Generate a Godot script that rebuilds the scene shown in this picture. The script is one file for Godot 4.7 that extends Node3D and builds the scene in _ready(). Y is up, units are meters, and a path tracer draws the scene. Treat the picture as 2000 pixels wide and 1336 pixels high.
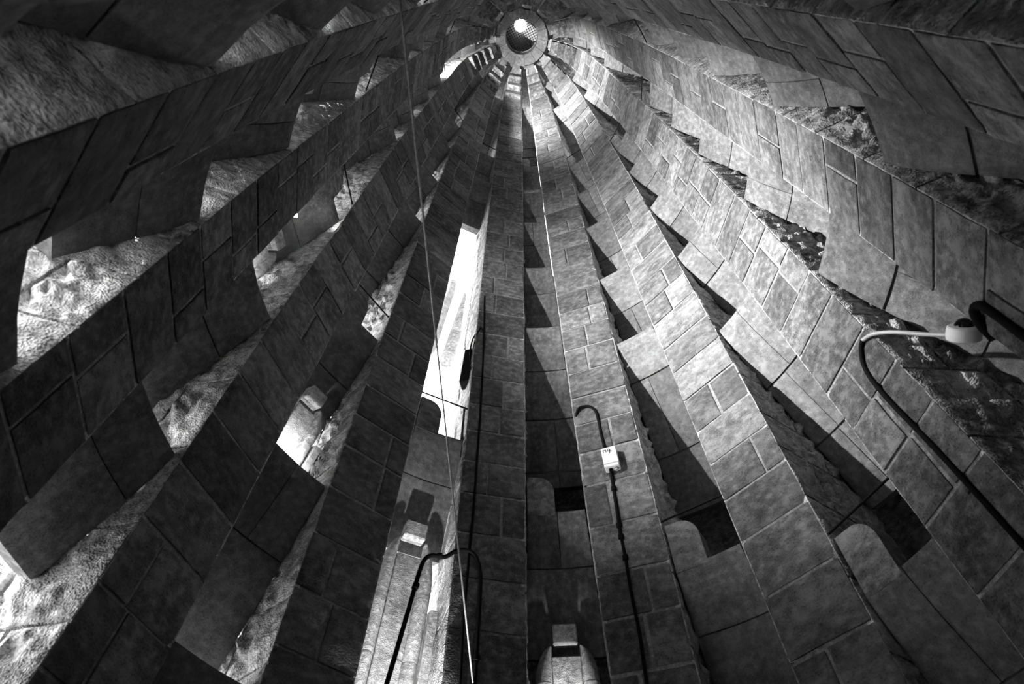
extends Node3D
# Interior of a round stone bell tower seen from below: twelve curved ribs, leaning stone louvres between them, a ring at the top.
const HT := 25.0        # height of the shell above the eye
const EYE := 1.6
var KT := [0.0, .12, .25, .4, .55, .7, .82, .92, 1.0]
var KR := [.13032, .12411, .11845, .11037, .10166, .08988, .07967, .06058, .02298]
var tab: Array = []
var rng := RandomNumberGenerator.new()
var fn := FastNoiseLite.new()
var M := {}
var used := {}

# ---------------------------------------------------------------- profile
func build_profile():
	var n := KT.size()
	var h := []
	for i in n - 1: h.append(KT[i + 1] - KT[i])
	# natural cubic spline, Thomas algorithm
	var a := []; var b := []; var c := []; var d := []
	for i in n:
		if i == 0 or i == n - 1:
			a.append(0.0); b.append(1.0); c.append(0.0); d.append(0.0)
		else:
			a.append(h[i - 1]); b.append(2.0 * (h[i - 1] + h[i])); c.append(h[i])
			d.append(6.0 * ((KR[i + 1] - KR[i]) / h[i] - (KR[i] - KR[i - 1]) / h[i - 1]))
	for i in range(1, n):
		var w: float = a[i] / b[i - 1]
		b[i] -= w * c[i - 1]; d[i] -= w * d[i - 1]
	var m := []
	m.resize(n)
	m[n - 1] = d[n - 1] / b[n - 1]
	for i in range(n - 2, -1, -1): m[i] = (d[i] - c[i] * m[i + 1]) / b[i]
	for q in 1001:
		var t: float = q / 1000.0
		var i := 0
		while i < n - 2 and t > KT[i + 1]: i += 1
		var A: float = KT[i + 1] - t
		var C: float = t - KT[i]
		tab.append(m[i] * pow(A, 3) / (6 * h[i]) + m[i + 1] * pow(C, 3) / (6 * h[i]) + (KR[i] / h[i] - m[i] * h[i] / 6) * A + (KR[i + 1] / h[i] - m[i + 1] * h[i] / 6) * C)
func R(t: float) -> float:
	if t <= 0.0: return (tab[0] + t * (tab[1] - tab[0]) * 1000.0) * HT
	if t >= 1.0: return tab[1000] * HT
	var x := t * 1000.0
	var i := int(x)
	if i >= 1000: return tab[1000] * HT
	return lerpf(tab[i], tab[i + 1], x - i) * HT
func at(t: float, phi: float, dr: float = 0.0) -> Vector3:
	var p := deg_to_rad(phi)
	var r := R(t) + dr
	return Vector3(r * sin(p), EYE + t * HT, -r * cos(p))
func face(k: int, t: float, u: float, dr: float) -> Vector3:
	return at(t, phi_l(k, t), dr).lerp(at(t, phi_r(k, t), dr), u)
func phi_l(k: int, t: float) -> float: return -20.48 + 30.0 * k + 3.598 * (1.0 - t)
func phi_r(k: int, t: float) -> float: return 1.196 + 30.0 * k - 3.598 * (1.0 - t)

# ---------------------------------------------------------------- naming
func numbered(called: String) -> String:
	var n: int = used.get(called, 0)
	used[called] = n + 1
	return called if n == 0 else "%s_%03d" % [called, n]
func tag(o: Node, label: String, category: String = "", group: String = "", kind: String = ""):
	if label: o.set_meta("label", label)
	if category: o.set_meta("category", category)
	if group: o.set_meta("group", group)
	if kind: o.set_meta("kind", kind)
func part(called: String, mesh: Mesh, mat: Material, parent: Node) -> MeshInstance3D:
	var o := MeshInstance3D.new()
	o.name = called
	o.mesh = mesh
	o.material_override = mat
	parent.add_child(o, true)
	return o
func thing(called: String, label: String, category: String, group: String = "", kind: String = "") -> Node3D:
	var o := Node3D.new()
	o.name = numbered(called)
	add_child(o)
	tag(o, label, category, group, kind)
	return o
func solid(called: String, mesh: Mesh, mat: Material, label: String, category: String, group: String = "", kind: String = "") -> MeshInstance3D:
	var o := part(numbered(called), mesh, mat, self)
	tag(o, label, category, group, kind)
	return o

# ---------------------------------------------------------------- mesh helpers
func finish(v: PackedVector3Array, n: PackedVector3Array, ix: PackedInt32Array) -> ArrayMesh:
	var arr := []
	arr.resize(Mesh.ARRAY_MAX)
	arr[Mesh.ARRAY_VERTEX] = v; arr[Mesh.ARRAY_NORMAL] = n; arr[Mesh.ARRAY_INDEX] = ix
	var m := ArrayMesh.new()
	m.add_surface_from_arrays(Mesh.PRIMITIVE_TRIANGLES, arr)
	return m
func quad_flat(v: PackedVector3Array, n: PackedVector3Array, ix: PackedInt32Array, a: Vector3, b: Vector3, c: Vector3, d: Vector3, out: Vector3):
	var nn := (c - a).cross(b - a)
	if nn.length() < 1e-9: nn = (d - a).cross(c - a)
	nn = nn.normalized()
	var flip := nn.dot(out) < 0.0
	if flip: nn = -nn
	var o := v.size()
	v.append(a); v.append(b); v.append(c); v.append(d)
	for i in 4: n.append(nn)
	if flip: ix.append_array(PackedInt32Array([o, o + 2, o + 1, o, o + 3, o + 2]))
	else: ix.append_array(PackedInt32Array([o, o + 1, o + 2, o, o + 2, o + 3]))
# A stone with a dressed front: f(u, v) gives the front, nrm points to the viewer; edges fall back by bev, noise of amp lifts the face.
func stone(f: Callable, nrm: Vector3, depth: float, bev: float, amp: float, nu: int, nv: int, frq: float, ragged: float = 0.0, calm: float = 0.0) -> ArrayMesh:
	var g := []
	for j in nv + 1:
		for i in nu + 1:
			var u := float(i) / nu
			var w := float(j) / nv
			# put the second row and column close to the edge so that the bevel stays narrow
			if nu > 2:
				if i == 1: u = minf(u, 0.06)
				elif i == nu - 1: u = maxf(u, 0.94)
			if nv > 2:
				if j == 1: w = minf(w, 0.08)
				elif j == nv - 1: w = maxf(w, 0.92)
			var p: Vector3 = f.call(u, w)
			var edge := i == 0 or j == 0 or i == nu or j == nv
			var e := fn.get_noise_3dv(p * frq)
			var e2 := fn.get_noise_3dv(p * frq * 2.7 + Vector3(31, 7, 5))
			if edge:
				p -= nrm * bev * (1.0 + 0.6 * e2)
				if ragged > 0.0:
					var c: Vector3 = f.call(0.5, 0.5)
					p += (c - p).normalized() * ragged * (0.5 + e)
			else: p += nrm * amp * (e + 0.55 * e2) * (clampf(u / calm, 0.08, 1.0) if calm > 0.0 else 1.0)
			g.append(p)
	var v := PackedVector3Array(); var n := PackedVector3Array(); var ix := PackedInt32Array()
	var W := nu + 1
	for j in nv + 1:
		for i in W:
			var pu: Vector3 = g[j * W + mini(i + 1, nu)] - g[j * W + maxi(i - 1, 0)]
			var pv: Vector3 = g[mini(j + 1, nv) * W + i] - g[maxi(j - 1, 0) * W + i]
			var q := pu.cross(pv).normalized()
			if q.dot(nrm) < 0.0: q = -q
			v.append(g[j * W + i]); n.append(q)
	var flip: bool = (g[W + 1] - g[0]).cross(g[1] - g[0]).dot(nrm) < 0.0
	for j in nv:
		for i in nu:
			var a := j * W + i
			if flip: ix.append_array(PackedInt32Array([a, a + W + 1, a + 1, a, a + W, a + W + 1]))
			else: ix.append_array(PackedInt32Array([a, a + 1, a + W + 1, a, a + W + 1, a + W]))
	# sides and back
	var c0: Vector3 = f.call(0.5, 0.5)
	var rim := []
	for i in nu: rim.append(g[i])
	for j in nv: rim.append(g[j * W + nu])
	for i in nu: rim.append(g[nv * W + nu - i])
	for j in nv: rim.append(g[(nv - j) * W])
	for i in rim.size():
		var a: Vector3 = rim[i]
		var b: Vector3 = rim[(i + 1) % rim.size()]
		quad_flat(v, n, ix, a, b, b - nrm * depth, a - nrm * depth, (a + b) * 0.5 - c0)
	quad_flat(v, n, ix, g[0] - nrm * depth, g[nu] - nrm * depth, g[nv * W + nu] - nrm * depth, g[nv * W] - nrm * depth, -nrm)
	return finish(v, n, ix)
# A tube along points
func tube(pts: Array, rad: float, sides: int = 8, smooth: bool = true) -> ArrayMesh:
	var p := []
	if smooth and pts.size() > 2:
		var cv := Curve3D.new()
		for i in pts.size():
			var tn: Vector3 = (pts[mini(i + 1, pts.size() - 1)] - pts[maxi(i - 1, 0)])
			var ln := 0.0
			var lo := 0.0
			if i > 0: lo = pts[i].distance_to(pts[i - 1]) / 3.0
			if i < pts.size() - 1: ln = pts[i].distance_to(pts[i + 1]) / 3.0
			tn = tn.normalized()
			cv.add_point(pts[i], -tn * lo, tn * ln)
		cv.bake_interval = maxf(0.04, rad * 1.5)
		for q in cv.get_baked_points(): p.append(q)
	else: p = pts
	var v := PackedVector3Array(); var n := PackedVector3Array(); var ix := PackedInt32Array()
	var side := Vector3.ZERO
	for i in p.size():
		var d: Vector3 = (p[mini(i + 1, p.size() - 1)] - p[maxi(i - 1, 0)]).normalized()
		if i == 0: side = d.cross(Vector3.UP if absf(d.y) < 0.9 else Vector3.RIGHT).normalized()
		side = (side - d * side.dot(d)).normalized()
		var up := d.cross(side)
		for s in sides:
			var a := TAU * s / sides
			var q := side * cos(a) + up * sin(a)
			v.append(p[i] + q * rad); n.append(q)
	for i in p.size() - 1:
		for s in sides:
			var a := i * sides + s
			var b := i * sides + (s + 1) % sides
			ix.append_array(PackedInt32Array([a, a + sides, b, b, a + sides, b + sides]))
	for e in [0, p.size() - 1]:
		var o := v.size()
		var d: Vector3 = (p[0] - p[1]).normalized() if e == 0 else (p[e] - p[e - 1]).normalized()
		v.append(p[e]); n.append(d)
		for s in sides: v.append(v[e * sides + s]); n.append(d)
		for s in sides:
			if e == 0: ix.append_array(PackedInt32Array([o, o + 1 + s, o + 1 + (s + 1) % sides]))
			else: ix.append_array(PackedInt32Array([o, o + 1 + (s + 1) % sides, o + 1 + s]))
	return finish(v, n, ix)
# A turned shape: profile [radius, height] round axis d at origin o
func lathe(prof: Array, o: Vector3, d: Vector3, seg: int = 24) -> ArrayMesh:
	var s := d.cross(Vector3.UP if absf(d.y) < 0.9 else Vector3.RIGHT).normalized()
	var t := d.cross(s)
	var st := SurfaceTool.new()
	st.begin(Mesh.PRIMITIVE_TRIANGLES)
	for i in prof.size() - 1:
		st.set_smooth_group(-1)
		for k in seg:
			var q := []
			for e in [[i, k], [i, k + 1], [i + 1, k + 1], [i + 1, k]]:
				var a: float = TAU * e[1] / seg
				var pr: Array = prof[e[0]]
				q.append(o + d * float(pr[1]) + (s * cos(a) + t * sin(a)) * float(pr[0]))
			for e in [0, 1, 2, 0, 2, 3]: st.add_vertex(q[e])
	st.generate_normals()
	return st.commit()
# A box from a centre, three half axes; bevelled
func box(c: Vector3, x: Vector3, y: Vector3, z: Vector3, bev: float = 0.004) -> ArrayMesh:
	var v := PackedVector3Array(); var n := PackedVector3Array(); var ix := PackedInt32Array()
	var ax := [x, y, z]
	for i in 3:
		var a: Vector3 = ax[i]
		var b: Vector3 = ax[(i + 1) % 3]
		var d: Vector3 = ax[(i + 2) % 3]
		var b2 := b - b.normalized() * bev
		var d2 := d - d.normalized() * bev
		for s in [-1.0, 1.0]:
			quad_flat(v, n, ix, c + a * s - b2 - d2, c + a * s + b2 - d2, c + a * s + b2 + d2, c + a * s - b2 + d2, a * s)
			for e in [-1.0, 1.0]:   # bevel strips between faces a and b
				var a2: Vector3 = a - a.normalized() * bev
				quad_flat(v, n, ix, c + a * s + b2 * e - d2, c + a2 * s + b * e - d2, c + a2 * s + b * e + d2, c + a * s + b2 * e + d2, a * s + b * e)
	return finish(v, n, ix)

# ---------------------------------------------------------------- materials
func noise_img(sz: int, freq: float, oct: int, sd: int, kind: int, ridged: bool = false) -> Image:
	var q := FastNoiseLite.new()
	q.noise_type = kind
	q.seed = sd
	q.frequency = freq
	q.fractal_octaves = oct
	q.fractal_type = FastNoiseLite.FRACTAL_RIDGED if ridged else FastNoiseLite.FRACTAL_FBM
	return q.get_seamless_image(sz, sz)
func stone_textures(sd: int, contrast: float, pits: float) -> Array:
	var sz := 512
	var big := noise_img(sz, 0.006, 3, sd, FastNoiseLite.TYPE_SIMPLEX_SMOOTH)
	var mid := noise_img(sz, 0.03, 4, sd + 1, FastNoiseLite.TYPE_SIMPLEX_SMOOTH)
	var fine := noise_img(sz, 0.16, 2, sd + 2, FastNoiseLite.TYPE_SIMPLEX_SMOOTH)
	var rid := noise_img(sz, 0.02, 4, sd + 3, FastNoiseLite.TYPE_SIMPLEX_SMOOTH, true)
	var al := Image.create(sz, sz, false, Image.FORMAT_RGB8)
	var hh := Image.create(sz, sz, false, Image.FORMAT_RGB8)
	for y in sz:
		for x in sz:
			var b := big.get_pixel(x, y).r
			var m := mid.get_pixel(x, y).r
			var f := fine.get_pixel(x, y).r
			var r := rid.get_pixel(x, y).r
			var c := 0.78 + contrast * (0.55 * (b - 0.5) + 0.55 * (m - 0.5) + 0.4 * (f - 0.5))
			if m > 0.62: c += contrast * 0.5 * (m - 0.62) * 2.0      # pale lichen and lime veins
			if f < 0.27 and m < 0.5: c -= pits                        # small dark pits
			c = clampf(c, 0.12, 1.0)
			al.set_pixel(x, y, Color(c, c, c))
			var e := clampf(0.35 * m + 0.4 * f + 0.35 * r, 0, 1)
			hh.set_pixel(x, y, Color(e, e, e))
	al.generate_mipmaps()
	return [ImageTexture.create_from_image(al), ImageTexture.create_from_image(hh)]
func stone_mat(tex: Array, tone: float, scale: float, relief: float, off: float) -> StandardMaterial3D:
	var m := StandardMaterial3D.new()
	m.albedo_color = Color(tone, tone, tone)
	m.albedo_texture = tex[0]
	m.uv1_triplanar = true
	m.uv1_world_triplanar = true
	m.uv1_scale = Vector3.ONE * scale
	m.uv1_offset = Vector3(off, off * 1.7, off * 0.6)
	m.roughness = 0.92
	m.metallic_specular = 0.25
	m.heightmap_enabled = true
	m.heightmap_texture = tex[1]
	m.heightmap_scale = relief
	return m
func plain(tone: float, rough: float = 0.6, metal: float = 0.0) -> StandardMaterial3D:
	var m := StandardMaterial3D.new()
	m.albedo_color = Color(tone, tone, tone)
	m.roughness = rough
	m.metallic = metal
	return m
func build_materials():
	var ta := stone_textures(11, 0.75, 0.22)
	var tb := stone_textures(47, 0.62, 0.2)
	var tc := stone_textures(83, 0.95, 0.3)
	M.rib = []
	for i in 7: M.rib.append(stone_mat(ta, [.44, .49, .41, .46, .52, .42, .38][i], 0.55, 1.6, i * 0.37))
	M.slab = []
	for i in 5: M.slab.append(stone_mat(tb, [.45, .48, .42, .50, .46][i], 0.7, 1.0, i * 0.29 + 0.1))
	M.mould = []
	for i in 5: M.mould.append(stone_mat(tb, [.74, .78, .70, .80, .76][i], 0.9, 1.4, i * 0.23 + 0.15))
	M.rough = []
	for i in 5: M.rough.append(stone_mat(tc, [.78, .74, .82, .71, .77][i], 0.6, 4.0, i * 0.41 + 0.2))
	M.mortar = stone_mat(tb, 0.60, 1.3, 0.8, 0.5)
	M.joint = stone_mat(tb, 0.34, 1.3, 0.8, 0.5)
	M.iron = plain(0.08, 0.7)
	M.conduit = plain(0.07, 0.75)
	M.conduit.metallic_specular = 0.15
	M.iron.metallic_specular = 0.15
	M.palepipe = plain(0.6, 0.5)
	M.white = plain(0.86, 0.5)
	M.ink = plain(0.06, 0.7)
	M.dome = plain(0.02, 0.05)
	M.dome.metallic_specular = 0.8
	M.rope = stone_mat(tb, 0.75, 6.0, 0.3, 0.3)
	M.steel = plain(0.5, 0.4, 0.6)

func pick(a: Array) -> Material: return a[rng.randi() % a.size()]

# ---------------------------------------------------------------- ribs
func rib(k: int, label: String):
	var o := thing("stone_rib", label, "rib", "curved ribs of the tower")
	# mortar core
	var v := PackedVector3Array(); var n := PackedVector3Array(); var ix := PackedInt32Array()
	var N := 64
	var ring := []
	for i in N + 1:
		var t := lerpf(-0.062, 0.985, float(i) / N)
		var dp := rad_to_deg(0.05 / R(t))
		var f := 0.016
		if t > 0.885: f = 0.05
		ring.append([at(t, phi_l(k, t) + dp, f), at(t, phi_r(k, t) - dp, f), at(t, phi_r(k, t) - dp * 0.9, 1.28), at(t, phi_l(k, t) + dp * 0.9, 1.28)])
	for i in N:
		var c: Vector3 = (ring[i][0] + ring[i][2]) * 0.5
		for e in 4:
			var a: Vector3 = ring[i][e]
			var b: Vector3 = ring[i][(e + 1) % 4]
			quad_flat(v, n, ix, a, b, ring[i + 1][(e + 1) % 4], ring[i + 1][e], (a + b) * 0.5 - c)
	part("mortar_core", finish(v, n, ix), M.mortar, o)
	# dressed facing blocks
	var t := -0.06 + rng.randf() * 0.012
	var wide := rng.randf() < 0.5
	while t < 0.955:
		var hgt := rng.randf_range(0.0215, 0.027)
		if t > 0.86: hgt = 0.0185
		var t0 := t
		var t1 := minf(t + hgt, 0.975)
		t = t1
		if k == 6 and t1 < 0.8: continue
		var cuts := [0.0, 1.0]
		if t0 < 0.86 and rng.randf() < 0.55: cuts = [0.0, rng.randf_range(0.3, 0.7), 1.0]
		for c in cuts.size() - 1:
			var u0: float = cuts[c]
			var u1: float = cuts[c + 1]
			var g := rng.randf_range(0.010, 0.022)
			var w: float = R(t0) * deg_to_rad(phi_r(k, t0) - phi_l(k, t0))
			var gu := g / w
			var gt := g / HT
			var lift := rng.randf_range(-0.008, 0.006)
			if t0 > 0.885:
				# corbelled blocks near the top: plumb faces, flat undersides
				var dr0 := R(t1) - R(t0) - 0.004
				var f := func(uu: float, vv: float) -> Vector3:
					var tt := lerpf(t0, t1, vv)
					var p := face(k, t0, lerpf(u0 + gu, u1 - gu, uu), dr0)
					p.y = EYE + tt * HT
					return p
				var nr := -Vector3(sin(deg_to_rad(phi_l(k, t0) * 0.5 + phi_r(k, t0) * 0.5)), 0, -cos(deg_to_rad(phi_l(k, t0) * 0.5 + phi_r(k, t0) * 0.5)))
				part("stone_block", stone(f, nr, absf(dr0) + 0.14, 0.006, 0.004, 3, 3, 3.0), pick(M.rib), o)
			else:
				var f := func(uu: float, vv: float) -> Vector3:
					var tt := lerpf(t0 + gt, t1 - gt, vv)
					return face(k, tt, lerpf(u0 + gu, u1 - gu, uu), -lift)
				var nr: Vector3 = (f.call(0.5, 1.0) - f.call(0.5, 0.0)).cross(f.call(1.0, 0.5) - f.call(0.0, 0.5)).normalized()
				if nr.dot(-at(t0, (phi_l(k, t0) + phi_r(k, t0)) * 0.5)) < 0: nr = -nr
				part("stone_block", stone(f, nr, 0.09, 0.010, 0.010, 6, 5, 5.0, 0.008), pick(M.rib), o)
	# rough stones of the two flanks
	for s in [-1, 1]:
		var seen: bool = (s == 1 and k >= 0) or (s == -1 and k <= -1)
		t = -0.06
		while t < 0.95:
			var hgt := rng.randf_range(0.022, 0.04)
			var t0 := t
			var t1 := minf(t + hgt, 0.972)
			t = t1
			if k == 6 and t1 < 0.8: continue
			var cut := rng.randf_range(0.4, 0.85)
			var tilt := rng.randf_range(-0.010, 0.010)
			for q in [[0.012, cut], [cut, 1.3]]:
				var d0: float = q[0]
				var d1: float = q[1]
				var gap := 0.012
				var f := func(uu: float, vv: float) -> Vector3:
					var dd := lerpf(d0 + (gap if d0 > 0.1 else 0.0), d1 - gap, uu)
					var tt := lerpf(t0, t1, vv) + lerpf(gap, -gap, vv) / HT
					var ph := phi_r(k, tt) if s == 1 else phi_l(k, tt)
					return at(tt, ph, dd)
				var ph0 := deg_to_rad(phi_r(k, t0) if s == 1 else phi_l(k, t0))
				var nr := Vector3(cos(ph0), 0, sin(ph0)) * float(s)
				var nu := 14 if seen else 4
				var nv := 11 if seen else 4
				part("rough_stone", stone(f, nr, 0.06, 0.012, 0.1 if seen else 0.03, nu, nv, 4.4, 0.02 if d0 > 0.1 else 0.004, 0.0 if d0 > 0.1 else 0.8), pick(M.rough), o)

# ---------------------------------------------------------------- bays
func bay_phi(k: int, t: float, u: float) -> float:
	return lerpf(phi_r(k, t), phi_l(k + 1, t), u)
func slab_at(k: int, top: float, slope: float, dr0: float, u: float, d: float) -> Vector3:
	var t := top - d
	var ease := d * d / (d + 0.012)
	return at(t, bay_phi(k, t, u), dr0 + slope * HT * ease)
func slab(wall: Node3D, k: int, top: float, drop: float, slope: float, dr0: float = 0.05, thick: float = 0.2, called: String = "stone_louver", u0: float = 0.0, u1: float = 1.0):
	if top < -0.03: return
	drop = minf(drop, top + 0.062)
	var f := func(uu: float, vv: float) -> Vector3: return slab_at(k, top, slope, dr0, lerpf(u0 + 0.02, u1 - 0.02, uu), drop * vv)
	var nr: Vector3 = (f.call(0.5, 0.9) - f.call(0.5, 0.1)).cross(f.call(1, 0.5) - f.call(0, 0.5)).normalized()
	var inward := -at(top - drop * 0.5, bay_phi(k, top, 0.5)); inward.y = 0
	if nr.dot(inward) < 0: nr = -nr
	var fc := func(uu: float, vv: float) -> Vector3: return f.call(uu, lerpf(0.015, 0.985, vv)) - nr * 0.02
	var core := part(called, stone(fc, nr, thick - 0.04, 0.0, 0.0, 8, 10, 1.0), M.joint, wall)
	var nc := maxi(2, int(round(drop / 0.031)))
	var v0 := 0.0
	for c in nc:
		var v1 := 1.0 if c == nc - 1 else (c + 1.0 + rng.randf_range(-0.18, 0.18)) / nc
		var cuts := [0.0, 1.0]
		if rng.randf() < 0.3: cuts = [0.0, rng.randf_range(0.35, 0.65), 1.0]
		for q in cuts.size() - 1:
			var a: float = cuts[q]
			var b: float = cuts[q + 1]
			var w0 := v0
			var lift := rng.randf_range(0.0, 0.012)
			var fb := func(uu: float, vv: float) -> Vector3:
				return f.call(lerpf(a, b, uu) + (0.008 if a > 0 and uu < 0.5 else 0.0) * (1.0 - 2.0 * uu), lerpf(w0 + (0.004 if w0 > 0 else 0.0), v1 - 0.004, vv)) + nr * lift
			part("stone_block", stone(fb, nr, thick, 0.008, 0.006, 5, 5, 4.0, 0.003), pick(M.slab), core)
		v0 = v1
func parapet(wall: Node3D, k: int, top: float, low: float):
	# upright stone with one rounded shoulder in front of the opening
	var st := SurfaceTool.new()
	var pts := []
	var uw := 0.47
	pts.append(Vector2(0.0, 0.0)); pts.append(Vector2(0.0, 1.0))
	for i in 9:
		var a := PI / 2 * i / 8.0
		pts.append(Vector2(uw - 0.26 + 0.26 * sin(a), 0.62 + 0.38 * cos(a)))
	pts.append(Vector2(uw, 0.0))
	var fr := []; var bk := []
	for q in pts:
		var t := lerpf(low, top, q.y)
		fr.append(at(t, bay_phi(k, t, q.x + 0.02), 0.05))
		bk.append(at(t, bay_phi(k, t, q.x + 0.02), 0.25))
	st.begin(Mesh.PRIMITIVE_TRIANGLES)
	st.set_smooth_group(-1)
	for i in range(1, pts.size() - 1):
		for e in [fr[0], fr[i + 1], fr[i], bk[0], bk[i], bk[i + 1]]: st.add_vertex(e)
	for i in pts.size():
		var j := (i + 1) % pts.size()
		for e in [fr[i], fr[j], bk[j], fr[i], bk[j], bk[i]]: st.add_vertex(e)
	st.generate_normals()
	part("parapet_stone", st.commit(), M.rib[(k + 12) % 5], wall)
func bracket(k: int, cap: float, low: float, dr: float, label: String):
	var o := thing("stone_bracket", label, "bracket", "moulded stones in the openings")
	# local frame: x across the bay, y up along a backward lean, z to the inside
	var ph := bay_phi(k, cap, 0.5)
	var p0 := at(low, ph, dr + 0.28)
	var p1 := at(cap, ph, dr - 0.12)
	var up := (p1 - p0).normalized()
	var x := Vector3(cos(deg_to_rad(ph)), 0, sin(deg_to_rad(ph)))
	var z := x.cross(up).normalized()
	var wd := (R(low) + dr) * deg_to_rad(phi_l(k + 1, low) - phi_r(k, low))
	var ln := (p1 - p0).length()
	var s := wd / 0.8
	var sh := ln - 0.17 * s
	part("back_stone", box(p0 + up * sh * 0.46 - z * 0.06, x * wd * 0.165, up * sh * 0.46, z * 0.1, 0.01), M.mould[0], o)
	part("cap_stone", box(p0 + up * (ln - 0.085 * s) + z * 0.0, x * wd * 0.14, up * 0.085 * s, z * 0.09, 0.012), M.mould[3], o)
	for sd in [-1.0, 1.0]:
		var nn := 4
		for i in nn:
			var y0 := sh * i / nn
			var y1 := sh * (i + 1) / nn - 0.008
			# half-round column course; the topmost is domed
			var prof := []
			if i == nn - 1:
				for q in 7:
					var a := PI / 2 * q / 6.0
					prof.append([0.0 + cos(a), y0 + (y1 - y0) * sin(a)])
			else: prof = [[1.0, y0], [1.0, y1]]
			var st := SurfaceTool.new()
			st.begin(Mesh.PRIMITIVE_TRIANGLES)
			st.set_smooth_group(0)
			var cx: Vector3 = p0 + x * sd * wd * 0.16
			var seg := 12
			for a in prof.size() - 1:
				for b in seg:
					var q := []
					for e in [[a, b], [a, b + 1], [a + 1, b + 1], [a + 1, b]]:
						var th: float = PI * e[1] / seg - PI * 0.5
						var rr: float = prof[e[0]][0]
						# superellipse section: flat inner edge, rounded outer
						q.append(cx + x * sd * wd * 0.2 * rr * (0.5 + 0.5 * sin(th)) * 1.0 + z * 0.16 * cos(th) * (0.55 + 0.45 * rr) - z * 0.05 + up * float(prof[e[0]][1]))
					for e in [0, 1, 2, 0, 2, 3]: st.add_vertex(q[e])
			# closing cheek and bottom
			for a in prof.size() - 1:
				var r0: float = prof[a][0]
				var r1: float = prof[a + 1][0]
				var b0: Vector3 = cx + up * float(prof[a][1]) - z * 0.05
				var b1: Vector3 = cx + up * float(prof[a + 1][1]) - z * 0.05
				st.set_smooth_group(-1)
				for e in [b0, b1, b1 + x * sd * wd * 0.2 * r1 , b0, b1 + x * sd * wd * 0.2 * r1, b0 + x * sd * wd * 0.2 * r0]: st.add_vertex(e)
			for b in seg:
				var th0 := PI * b / seg - PI * 0.5
				var th1 := PI * (b + 1) / seg - PI * 0.5
				st.add_vertex(cx - z * 0.05 + up * y0)
				st.add_vertex(cx + x * sd * wd * 0.2 * (0.5 + 0.5 * sin(th1)) + z * 0.16 * cos(th1) - z * 0.05 + up * y0)
				st.add_vertex(cx + x * sd * wd * 0.2 * (0.5 + 0.5 * sin(th0)) + z * 0.16 * cos(th0) - z * 0.05 + up * y0)
			st.generate_normals()
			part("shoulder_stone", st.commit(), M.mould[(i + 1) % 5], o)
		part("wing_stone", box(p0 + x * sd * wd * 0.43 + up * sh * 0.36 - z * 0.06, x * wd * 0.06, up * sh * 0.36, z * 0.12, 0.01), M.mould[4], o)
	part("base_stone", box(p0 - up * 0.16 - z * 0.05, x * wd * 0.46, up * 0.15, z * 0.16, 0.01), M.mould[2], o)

const WHERE := {0: "bay straight ahead", 1: "first bay right of centre", 2: "second bay right of centre", 3: "third bay right of centre", 4: "fourth bay right of centre", 5: "bay behind on the right",
	-1: "bright open bay left of centre", -2: "second bay left of centre", -3: "third bay left of centre", -4: "fourth bay left of centre", -5: "fifth bay left of centre", 6: "bay behind the viewer"}
const SIDE := {0: "front", 1: "front_right", 2: "right_front", 3: "right", 4: "right_back", 5: "back_right", 6: "back", -1: "front_left", -2: "left_front", -3: "left", -4: "left_back", -5: "back_left"}
const BAR2 := {-5: .785, -4: .772, -3: .758, -2: .745, -1: .73, 0: .72, 1: .688, 2: .641, 3: .596, 4: .55, 5: .505, 6: .46}
const MID := {0: [.391, .478, .562, .627], 1: [.352, .435, .523, .595], 2: [.304, .393, .476, .555], 3: [.257, .349, .434, .503], 4: [.212, .305, .389, .457], 5: [.17, .26, .345, .412],
	6: [.13, .217, .30, .367], -1: [.637], -2: [.478, .565, .652], -3: [.5215, .593, .665], -4: [.565, .62, .68], -5: [.6, .65, .692]}
func bay(k: int):
	var w := thing("wall_" + SIDE[k], "leaning stone louvre slabs between two ribs in the " + WHERE[k], "wall", "", "structure")
	var o := -0.0435 * k
	# below the lower opening
	for tp in [-0.231, -0.144, -0.057, 0.03, 0.117]:
		if k == -1 and tp > -0.1: continue
		slab(w, k, tp + o, 0.085 if tp + o < 0.16 else (0.07 if tp > 0.1 else (0.085 if k == -5 else (0.046 if k < -1 else 0.064))), 0.5)
	# lower opening: slab under it, rounded parapet, bar above
	if k != 6:
		slab(w, k, 0.228 + o, 0.06, 0.5)
		if 0.228 + o > 0.0: parapet(w, k, 0.251 + o, 0.226 + o)
	# slabs between the two openings
	var mid: Array = MID[k]
	for i in mid.size():
		var dp: float = 0.104 if i == 0 else minf(0.085 if k == -5 else (0.046 if k < -1 else 0.064), mid[i] - mid[i - 1] - 0.01)
		if k == -1: dp = 0.058
		slab(w, k, mid[i], dp, 0.49)
	var b2: float = BAR2[k]
	slab(w, k, b2 - 0.024, 0.055, 0.5)
	parapet(w, k, b2 - 0.001, b2 - 0.026)
	var tp := b2 + 0.166 + 0.075
	slab(w, k, minf(b2 + 0.166, 0.94), minf(b2 + 0.166, 0.94) - b2 - 0.032, 0.4)
	while tp < 0.945:
		slab(w, k, tp, 0.06, 0.45)
		tp += 0.075
	# bars
	if 0.253 + o > 0.02 and k != 6: bar(k, 0.2535 + o, "thin dark iron bar across the lower opening of the " + WHERE[k])
	bar(k, b2, "thin dark iron bar across the upper opening of the " + WHERE[k])
	# moulded stones
	if 0.17 + o > 0.05 and k < 3 and k > -6: bracket(k, 0.176 + o, (0.112 if k != -1 else 0.06) + o, 0.5, "moulded stone with cap in lower gap of the " + WHERE[k])
	bracket(k, b2 - 0.028, b2 - 0.088, 0.5, "moulded stone with cap in upper gap of the " + WHERE[k])
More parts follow.
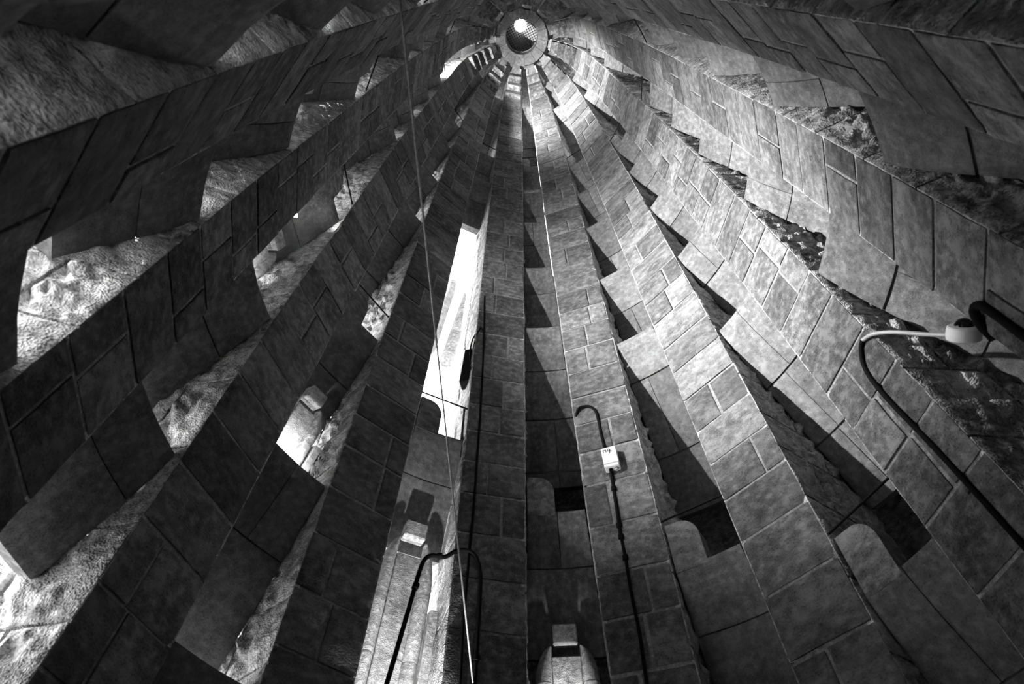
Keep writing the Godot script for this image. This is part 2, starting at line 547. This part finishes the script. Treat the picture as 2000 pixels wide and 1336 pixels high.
func bar(k: int, t: float, label: String):
	solid("iron_bar", tube([at(t, bay_phi(k, t, -0.03), 0.04), at(t, bay_phi(k, t, 1.03), 0.04)], 0.012, 8, false), M.iron, label, "bar", "iron bars across the openings")

# ---------------------------------------------------------------- top ring
func top_ring():
	var o := thing("stone_ring", "round stone ring closing the tower at the top of the ribs", "ring")
	var N := 14
	for i in N:
		var a0 := 360.0 * i / N + 9.0
		var a1 := 360.0 * (i + 1) / N + 9.0
		var r0 := 0.0222 * HT
		var r1 := 0.0352 * HT
		var f := func(u: float, v: float) -> Vector3:
			var p := deg_to_rad(lerpf(a0 + 0.35, a1 - 0.35, u))
			var r := lerpf(r0, r1, v)
			return Vector3(r * sin(p), EYE + HT * lerpf(0.984, 0.974, v), -r * cos(p))
		part("ring_stone", stone(f, Vector3.DOWN, 0.55, 0.006, 0.003, 6, 4, 4.0), pick(M.slab), o)
	# grille over the eye
	var g := thing("wire_grille", "fine wire mesh stretched over the round eye at the top", "grille")
	var v := PackedVector3Array()
	var rr := 0.56
	var y := EYE + HT * 0.984 + 0.58
	var st := SurfaceTool.new()
	st.begin(Mesh.PRIMITIVE_TRIANGLES)
	for dir in 2:
		for i in range(-7, 8):
			var c := i * 0.078
			var hl := sqrt(maxf(rr * rr - c * c, 0.0))
			if hl < 0.05: continue
			var ang := deg_to_rad(28.0 + 90.0 * dir)
			var d := Vector3(cos(ang), 0, sin(ang))
			var e := Vector3(-sin(ang), 0, cos(ang))
			st.append_from(tube([d * -hl + e * c + Vector3(0, y, 0), d * hl + e * c + Vector3(0, y + 0.002, 0)], 0.009, 5, false), 0, Transform3D.IDENTITY)
	var w := part("wire_mesh", st.commit(), M.iron, g)
	w.set_meta("kind", "stuff")
	part("grille_frame", lathe([[rr + 0.02, -0.01], [rr - 0.02, -0.01], [rr - 0.02, 0.02], [rr + 0.02, 0.02], [rr + 0.02, -0.01]], Vector3(0, y, 0), Vector3.UP, 32), M.steel, g)

func shell():
	# floor, roof over the slots, outer stair wall to the right that keeps the day out
	var fl := solid("floor", lathe([[0.0, 0.0], [6.2, 0.0], [6.2, -0.3], [0.0, -0.3]], Vector3(0, 0.05, 0), Vector3.UP, 48), M.slab[0], "stone floor of the tower under the viewer", "floor", "", "structure")
	solid("ceiling", lathe([[0.84, 0.0], [3.3, -0.35], [3.3, 0.1], [0.84, 0.45], [0.84, 0.0]], Vector3(0, EYE + HT * 0.988, 0), Vector3.UP, 48), M.slab[1], "stone cap laid over the tops of the ribs", "ceiling", "", "structure")
	# lantern above the ring: part open to the sky
	var st := SurfaceTool.new()
	st.begin(Mesh.PRIMITIVE_TRIANGLES)
	st.set_smooth_group(-1)
	var y0 := EYE + HT * 0.988 + 0.5
	for i in 40:
		var a0 := TAU * i / 40.0
		var a1 := TAU * (i + 1) / 40.0
		for q in [[0.9, 0.0, 0.9, 0.8], [0.9, 0.8, 0.24, 2.9], [0.24, 2.9, 0.38, 2.9], [0.38, 2.9, 1.05, 0.85], [1.05, 0.85, 1.05, 0.0]]:
			var p := []
			for e in [[a0, q[0], q[1]], [a1, q[0], q[1]], [a1, q[2], q[3]], [a0, q[2], q[3]]]:
				p.append(Vector3(sin(e[0]) * e[1], y0 + e[2], -cos(e[0]) * e[1]))
			for e in [0, 1, 2, 0, 2, 3]: st.add_vertex(p[e])
	st.generate_normals()
	solid("lantern_spire", st.commit(), M.slab[2], "hollow stone spire seen dark through the eye of the ring", "spire")

func outer_wall(k: int, r: float, spans: Array):
	# curved outer stair wall behind one bay, roofed over the stair
	var st := SurfaceTool.new()
	st.begin(Mesh.PRIMITIVE_TRIANGLES)
	st.set_smooth_group(-1)
	var N := 6
	for sp in spans:
		var y0: float = maxf(sp[0], 0.0)
		var y1: float = sp[1]
		if y1 <= y0: continue
		for i in N:
			var p0 := deg_to_rad(30.0 * k - 10.0 + 30.0 * i / N)
			var p1 := deg_to_rad(30.0 * k - 10.0 + 30.0 * (i + 1) / N)
			for q in [[r, y0, r, y1], [r - 1.75, y1, r + 0.4, y1], [r - 1.75, y1 - 0.3, r, y1 - 0.3], [r + 0.4, y1, r + 0.4, y0], [r, y0, r + 0.4, y0]]:
				var p := []
				for e in [[p0, q[0], q[1]], [p1, q[0], q[1]], [p1, q[2], q[3]], [p0, q[2], q[3]]]:
					p.append(Vector3(sin(e[0]) * e[1], e[2], -cos(e[0]) * e[1]))
				for e in [0, 1, 2, 0, 2, 3]: st.add_vertex(p[e])
	if k == 0:
		var pa := deg_to_rad(-10.0)
		var fa := []
		for e in [[3.62, 0.0], [r + 0.4, 0.0], [r + 0.4, 15.0], [3.62, 15.0]]: fa.append(Vector3(sin(pa) * e[0], e[1], -cos(pa) * e[0]))
		for e in [0, 1, 2, 0, 2, 3]: st.add_vertex(fa[e])
	st.generate_normals()
	solid("wall_outer_" + SIDE[k], st.commit(), M.rough[1], "outer stair wall behind the " + WHERE[k], "wall", "", "structure")

# ---------------------------------------------------------------- fittings
func path(a: Array, dr: float) -> Array:
	var o := []
	for q in a: o.append(at(q[0], q[1], dr if q.size() < 3 else q[2]))
	return o
func fittings():
	# conduit with junction box on the rib right of centre
	var c := thing("conduit", "dark conduit hooked over the rib right of centre, running down from the junction box", "conduit")
	part("pipe", tube(path([[.284, 13.2, .12], [.2935, 13.0, .03], [.2985, 14.0, -.03], [.2995, 15.6, -.03], [.2985, 17.2, -.03], [.294, 18.6, -.03], [.285, 18.95, -.03], [.2747, 19.02, -.03], [.2604, 19.32, -.03], [.258, 19.4, -.03]], 0), 0.021), M.conduit, c)
	part("pipe", tube(path([[.2465, 19.75], [.2258, 19.48], [.2076, 19.22], [.205, 19.22]], -.03), 0.022), M.conduit, c)
	part("pipe", tube(path([[.205, 19.22], [.1949, 19.28], [.1757, 19.18], [.1585, 19.28], [.1391, 18.93], [.10, 18.6], [.05, 18.4]], -.03), 0.018), M.conduit, c)
	for q in [[.2345, 19.62], [.212, 19.28], [.2055, 19.22], [.194, 19.28]]:
		var pc := at(q[0], q[1], -.03)
		var dn := (at(q[0] + 0.01, q[1] + 0.05, -.03) - pc).normalized()
		part("coupling", lathe([[0.02, -0.03], [0.034, -0.03], [0.034, 0.03], [0.02, 0.03]], pc, dn, 12), M.conduit, c)
	var bc := at(.2527, 20.35, -.065)
	var by := (at(.2627, 20.25, -.065) - bc).normalized()
	var bz := (-Vector3(bc.x, 0, bc.z)).normalized()
	var bx := by.cross(bz).normalized()
	bz = bx.cross(by).normalized()
	var j := thing("junction_box", "white plastic junction box with dark mark fixed on the rib right of centre", "box")
	part("body", box(bc, bx * 0.098, by * 0.165, bz * 0.06, 0.01), M.white, j)
	part("lid", box(bc + bz * 0.066 + by * 0.02, bx * 0.096, by * 0.14, bz * 0.008, 0.005), M.white, j)
	var mk := bc + bz * 0.0755 + by * 0.115 - bx * 0.05
	for q in [[0.0, 0.0, .022, .005], [-0.018, -0.022, .005, .022], [0.016, -0.022, .005, .022], [.052, .002, .012, .007], [.066, -.018, .008, .016], [.05, -.03, .014, .005], [.075, -.042, .016, .006], [.04, -.014, .005, .012], [.06, -.058, .006, .010]]:
		part("printed_mark", box(mk + bx * q[0] + by * q[1], bx * q[2], by * q[3], bz * 0.001, 0.0002), M.ink, j)
	for q in [-0.03, 0.045]:
		part("cable_gland", lathe([[0.0, 0.03], [0.02, 0.03], [0.02, 0.0], [0.026, 0.0], [0.026, -0.012], [0.0, -0.012]], bc - by * 0.17 + bx * q, -by, 12), M.conduit if q < 0 else M.palepipe, j)
	# cable run on the right
	var r := thing("cable_run", "long dark cable bending over the broad rib at right towards the camera dome", "cable")
	part("pale_pipe", tube(path([[.176, 96.6, .2], [.187, 93.9, .12], [.199, 91.0, .03], [.2055, 88.6, -.02], [.2085, 86.5, -.03]], 0), 0.02), M.palepipe, r)
	part("dark_cable", tube(path([[.2085, 86.5], [.2075, 85.19], [.2024, 83.3], [.1944, 82.5], [.1806, 82.41], [.1602, 82.88], [.1401, 83.12], [.1191, 83.23], [.09, 83.2], [.05, 83.0]], -.03), 0.024), M.conduit, r)
	for q in [[.2, 82.95], [.139, 83.12]]:
		part("clip", box(at(q[0], q[1] - 0.7, -.015), Vector3(0.012, 0, 0), Vector3(0, 0.012, 0), Vector3(0, 0, 0.03), 0.003), M.conduit, r)
	var s := thing("thick_cable", "thick black cable bent beside the white camera dome", "cable")
	part("dark_cable", tube(path([[.1555, 102.2, .04], [.158, 103.8, -.02], [.1607, 105.4, -.04], [.1597, 106.5, -.04], [.1557, 107.09, -.04], [.1422, 107.05, -.04], [.12, 107.0, -.04]], 0), 0.034), M.conduit, s)
	# dome camera on the flank of the rib
	var d := thing("dome_camera", "white surveillance dome camera with black glossy bubble on the right", "camera")
	var dc := at(.1725, 97.9, .14)
	var da := Vector3(-0.15, 0.30, 0.95).normalized()
	part("base", lathe([[0.0, -0.05], [0.10, -0.05], [0.118, -0.038], [0.12, 0.0], [0.116, 0.055], [0.104, 0.066], [0.068, 0.07]], dc, da, 36), M.white, d)
	var pr := []
	for i in 9: pr.append([0.068 * cos(PI / 2 * i / 8.0), 0.066 + 0.062 * sin(PI / 2 * i / 8.0)])
	part("bubble", lathe(pr, dc, da, 28), M.dome, d)
	# handrail like conduit over the lower left moulded stone
	var l := thing("conduit", "dark conduit looping over the lit moulded stone at lower left of centre", "conduit")
	part("pipe", tube(path([[.10, -28.6, .02], [.134, -26.74, .0], [.1666, -25.04, .0], [.1856, -24.04, .0], [.1908, -23.28, .0], [.1931, -21.96, .0], [.1939, -19.42, .0], [.1981, -16.92, -.02], [.1988, -14.25, -.03], [.1955, -12.59, -.03], [.1866, -11.6, -.03], [.1653, -11.48, -.03], [.1418, -11.53, -.03], [.10, -11.5, -.03]], 0), 0.024), M.conduit, l)
	for q in [[.176, -24.5, 0.0], [.1937, -20.4, 0.0], [.15, -11.5, -.03]]:
		var pc := at(q[0], q[1], q[2])
		part("coupling", lathe([[0.02, -0.03], [0.036, -0.03], [0.036, 0.03], [0.02, 0.03]], pc, Vector3(0.2, 1, 0).normalized() if q[1] != -20.4 else Vector3(1, 0.1, 0).normalized(), 12), M.conduit, l)
	var b := thing("cable_run", "thin dark cable down the left edge of the rib left of the centre line", "cable")
	part("dark_cable", tube(path([[.42, -16.4], [.3464, -14.9], [.2974, -14.34], [.2567, -14.18], [.2226, -14.06], [.1988, -14.25], [.1616, -14.35], [.1398, -14.12], [.08, -14.0]], -.02), 0.016), M.conduit, b)
	# fixture in the bright opening
	var fb := thing("service_box", "dark box with hanging cables at the right edge of the bright opening", "fixture")
	var fc := at(.345, -17.9, 0.22)
	part("body", box(fc, Vector3(0.10, 0, 0.03), Vector3(0.02, 0.42, 0.02), Vector3(-0.02, 0, 0.09), 0.012), M.conduit, fb)
	part("cable", tube(path([[.335, -17.2, .08], [.35, -17.9, .06], [.372, -17.6, .02], [.378, -16.2, -.02], [.36, -15.2, -.02]], 0), 0.014), M.conduit, fb)
	part("cable", tube(path([[.33, -17.4, .1], [.352, -18.8, .1], [.368, -18.6, .06], [.38, -16.6, -.01]], 0), 0.012), M.conduit, fb)
	part("post", box(at(.283, -17.4, 0.16), Vector3(0.05, 0, 0.015), Vector3(0, 0.55, 0.0), Vector3(0, 0, 0.04), 0.006), M.joint, fb)
	# taut rope
	var e := at(.14, -11.7, -.01)
	solid("rope", tube([at(.1806, -159.0, -0.02), at(.14, -11.7, -.01)], 0.008, 8, false), M.rope, "taut grey rope slanting through the left half of the tower", "rope")
	# columns outside the bright opening
	for q in COLS:
		solid("outer_column", tube([at(q[0], q[1], 4.0), at(q[2], q[3], 4.0)], 0.17, 18, false), M.slab[3], "slanting stone column outside the bright opening, " + q[4], "column", "columns outside the opening")

func floodlight(q: Array, label: String, sz: float = 1.0):
	# lamp standing in an opening behind the edge of a rib, aimed across the tower
	var o := thing("floodlight", label, "lamp", "floodlights in the openings")
	var p := at(q[0], q[1], q[2])
	var aim: Vector3 = (at(q[3], q[4], 0.0 if sz > 0.9 else 0.75) - p).normalized()
	var x := aim.cross(Vector3.UP).normalized()
	var y := x.cross(aim).normalized()
	part("housing", box(p - aim * 0.10 * sz, x * 0.07 * sz, y * 0.08 * sz, aim * 0.06 * sz, 0.01), M.conduit, o)
	part("stand", tube([p - aim * 0.10 * sz, p - aim * 0.10 * sz - Vector3(0, 0.75 * sz, 0)], 0.025 * sz, 8, false), M.conduit, o)
	if q[7]: part("barn_door", box(p + aim * 0.10 - x * 0.066, x * 0.004, y * 0.12, aim * 0.10, 0.001), M.conduit, o)
	var gm := plain(0.9, 0.5)
	gm.emission_enabled = true
	gm.emission = Color(1, 1, 1)
	gm.emission_energy_multiplier = 2.0
	part("lamp_glass", box(p - aim * 0.02 * sz, x * 0.06 * sz, y * 0.07 * sz, aim * 0.006, 0.002), gm, o)
	var l := SpotLight3D.new()
	l.name = numbered("floodlight_beam")
	add_child(l)
	l.position = p + aim * 0.03
	l.look_at(l.position + aim, Vector3.UP)
	l.light_energy = q[5]
	l.light_size = 0.055 * sz
	l.spot_angle = q[6] if sz > 0.9 else 42.0
	l.spot_angle_attenuation = 1.0
	l.spot_range = 60.0
	l.spot_attenuation = 2.0
	l.shadow_enabled = true

# small uplights behind the slab edges, under the moulded stones: bay, height of the slab edge, energy
const UPLIGHTS := [[0, 0.117, 10.8], [-2, 0.204, 10.4], [-3, 0.2475, 6.8], [-4, 0.291, 6.0], [0, 0.627, 8.4], [-2, 0.652, 7.2], [-3, 0.665, 7.2], [2, 0.548, 6.0], [3, 0.503, 6.0], [1, 0.595, 2.8]]
const COLS := [[.565, -20.9, .70, -18.7, "nearer its left edge"], [.552, -16.6, .685, -13.5, "nearer its right edge"]]
const SUN_AZ := 112.0
const SUN_EL := 58.0
# floodlights: height, bearing, depth behind the rib face, aim height, aim bearing, energy, cone
const LAMPS := [[0.314, -90.1, 0.35, 0.385, 66.0, 270.0, 56.0, true], [0.772, -89.0, 0.40, 0.86, 72.0, 215.0, 70.0, false], [0.08, -26.0, 0.05, 0.125, -24.5, 22.0, 38.0, false]]

func _ready():
	rng.seed = 20240
	fn.seed = 5
	fn.frequency = 1.0
	fn.fractal_octaves = 3
	build_profile()
	# ------------------------------------------------ camera
	var cam := Camera3D.new()
	cam.name = "camera"
	add_child(cam)
	cam.position = Vector3(-0.01555602 * HT, EYE, 0.11892013 * HT)
	cam.rotation = Vector3(deg_to_rad(58.0764), deg_to_rad(-1.2369), deg_to_rad(0.047))
	cam.fov = 55.30
	var lens := CameraAttributesPhysical.new()
	lens.frustum_focal_length = 22.908
	lens.frustum_focus_distance = 14.0
	lens.frustum_near = 0.02
	lens.frustum_far = 500.0
	lens.exposure_aperture = 2.2
	cam.attributes = lens
	cam.near = 0.02
	cam.far = 500.0
	# ------------------------------------------------ sky, sun, exposure
	var env := Environment.new()
	var sm := ProceduralSkyMaterial.new()
	sm.sky_top_color = Color(0.90, 0.90, 0.90)
	sm.sky_horizon_color = Color(0.95, 0.95, 0.95)
	sm.ground_horizon_color = Color(0.75, 0.75, 0.75)
	sm.ground_bottom_color = Color(0.62, 0.62, 0.62)
	sm.sky_energy_multiplier = 3.2
	sm.ground_energy_multiplier = 4.2
	sm.sun_angle_max = 1.0
	var sky := Sky.new()
	sky.sky_material = sm
	env.background_mode = Environment.BG_SKY
	env.sky = sky
	env.tonemap_mode = Environment.TONE_MAPPER_LINEAR
	env.tonemap_exposure = 0.92
	env.sdfgi_enabled = true
	env.ssao_enabled = true
	env.ssil_enabled = true
	var we := WorldEnvironment.new()
	we.name = "environment"
	we.environment = env
	add_child(we)
	var sun := DirectionalLight3D.new()
	sun.name = "sun"
	add_child(sun)
	var sd := Vector3(-cos(deg_to_rad(SUN_EL)) * sin(deg_to_rad(SUN_AZ)), sin(deg_to_rad(SUN_EL)), -cos(deg_to_rad(SUN_EL)) * cos(deg_to_rad(SUN_AZ)))
	sun.position = sd * 50
	sun.look_at(Vector3.ZERO, Vector3.UP)
	sun.light_energy = 14.0
	sun.light_angular_distance = 0.6
	sun.shadow_enabled = true
	# ------------------------------------------------ structure
	build_materials()
	shell()
	for k in range(0, 7):
		outer_wall(k, 5.4, [[0.0, 15.0]])
	var names := {0: "dim stone rib just left of the centre line", 1: "stone rib carrying the junction box right of centre", 2: "brightly lit stone rib, second to the right of centre", 3: "broad lit stone rib with dark cable at right",
		4: "grey stone rib crossing the upper right of the picture", 5: "dark stone rib in the upper right corner", 6: "stone rib behind the viewer, only its top end in view", -1: "dark stone rib left of the bright opening",
		-2: "dark stone rib third to the left of centre", -3: "dark stone rib running from the ring to the left edge", -4: "dark stone rib crossing the upper left of the picture", -5: "stone rib behind the viewer on the left, only its top end in view"}
	for k in range(-5, 7): rib(k, names[k])
	for k in range(-5, 7): bay(k)
	top_ring()
	# ------------------------------------------------ fittings and lamp
	fittings()
	for q in UPLIGHTS:
		var k: int = q[0]
		var low: bool = q[1] < 0.4
		var up := [q[1] - 0.004, bay_phi(k, q[1], 0.5), 0.31, q[1] + 0.019, bay_phi(k, q[1], 0.5), q[2], 66.0, false]
		floodlight(up, "small uplight behind the " + ("lower" if low else "upper") + " slab edge of the " + WHERE[k], 0.45)
	floodlight(LAMPS[0], "floodlight hidden behind the left rib in the lower opening")
	floodlight(LAMPS[1], "floodlight hidden behind the left rib in the upper opening")
	floodlight(LAMPS[2], "floodlight below the moulded stone of the bright open bay")
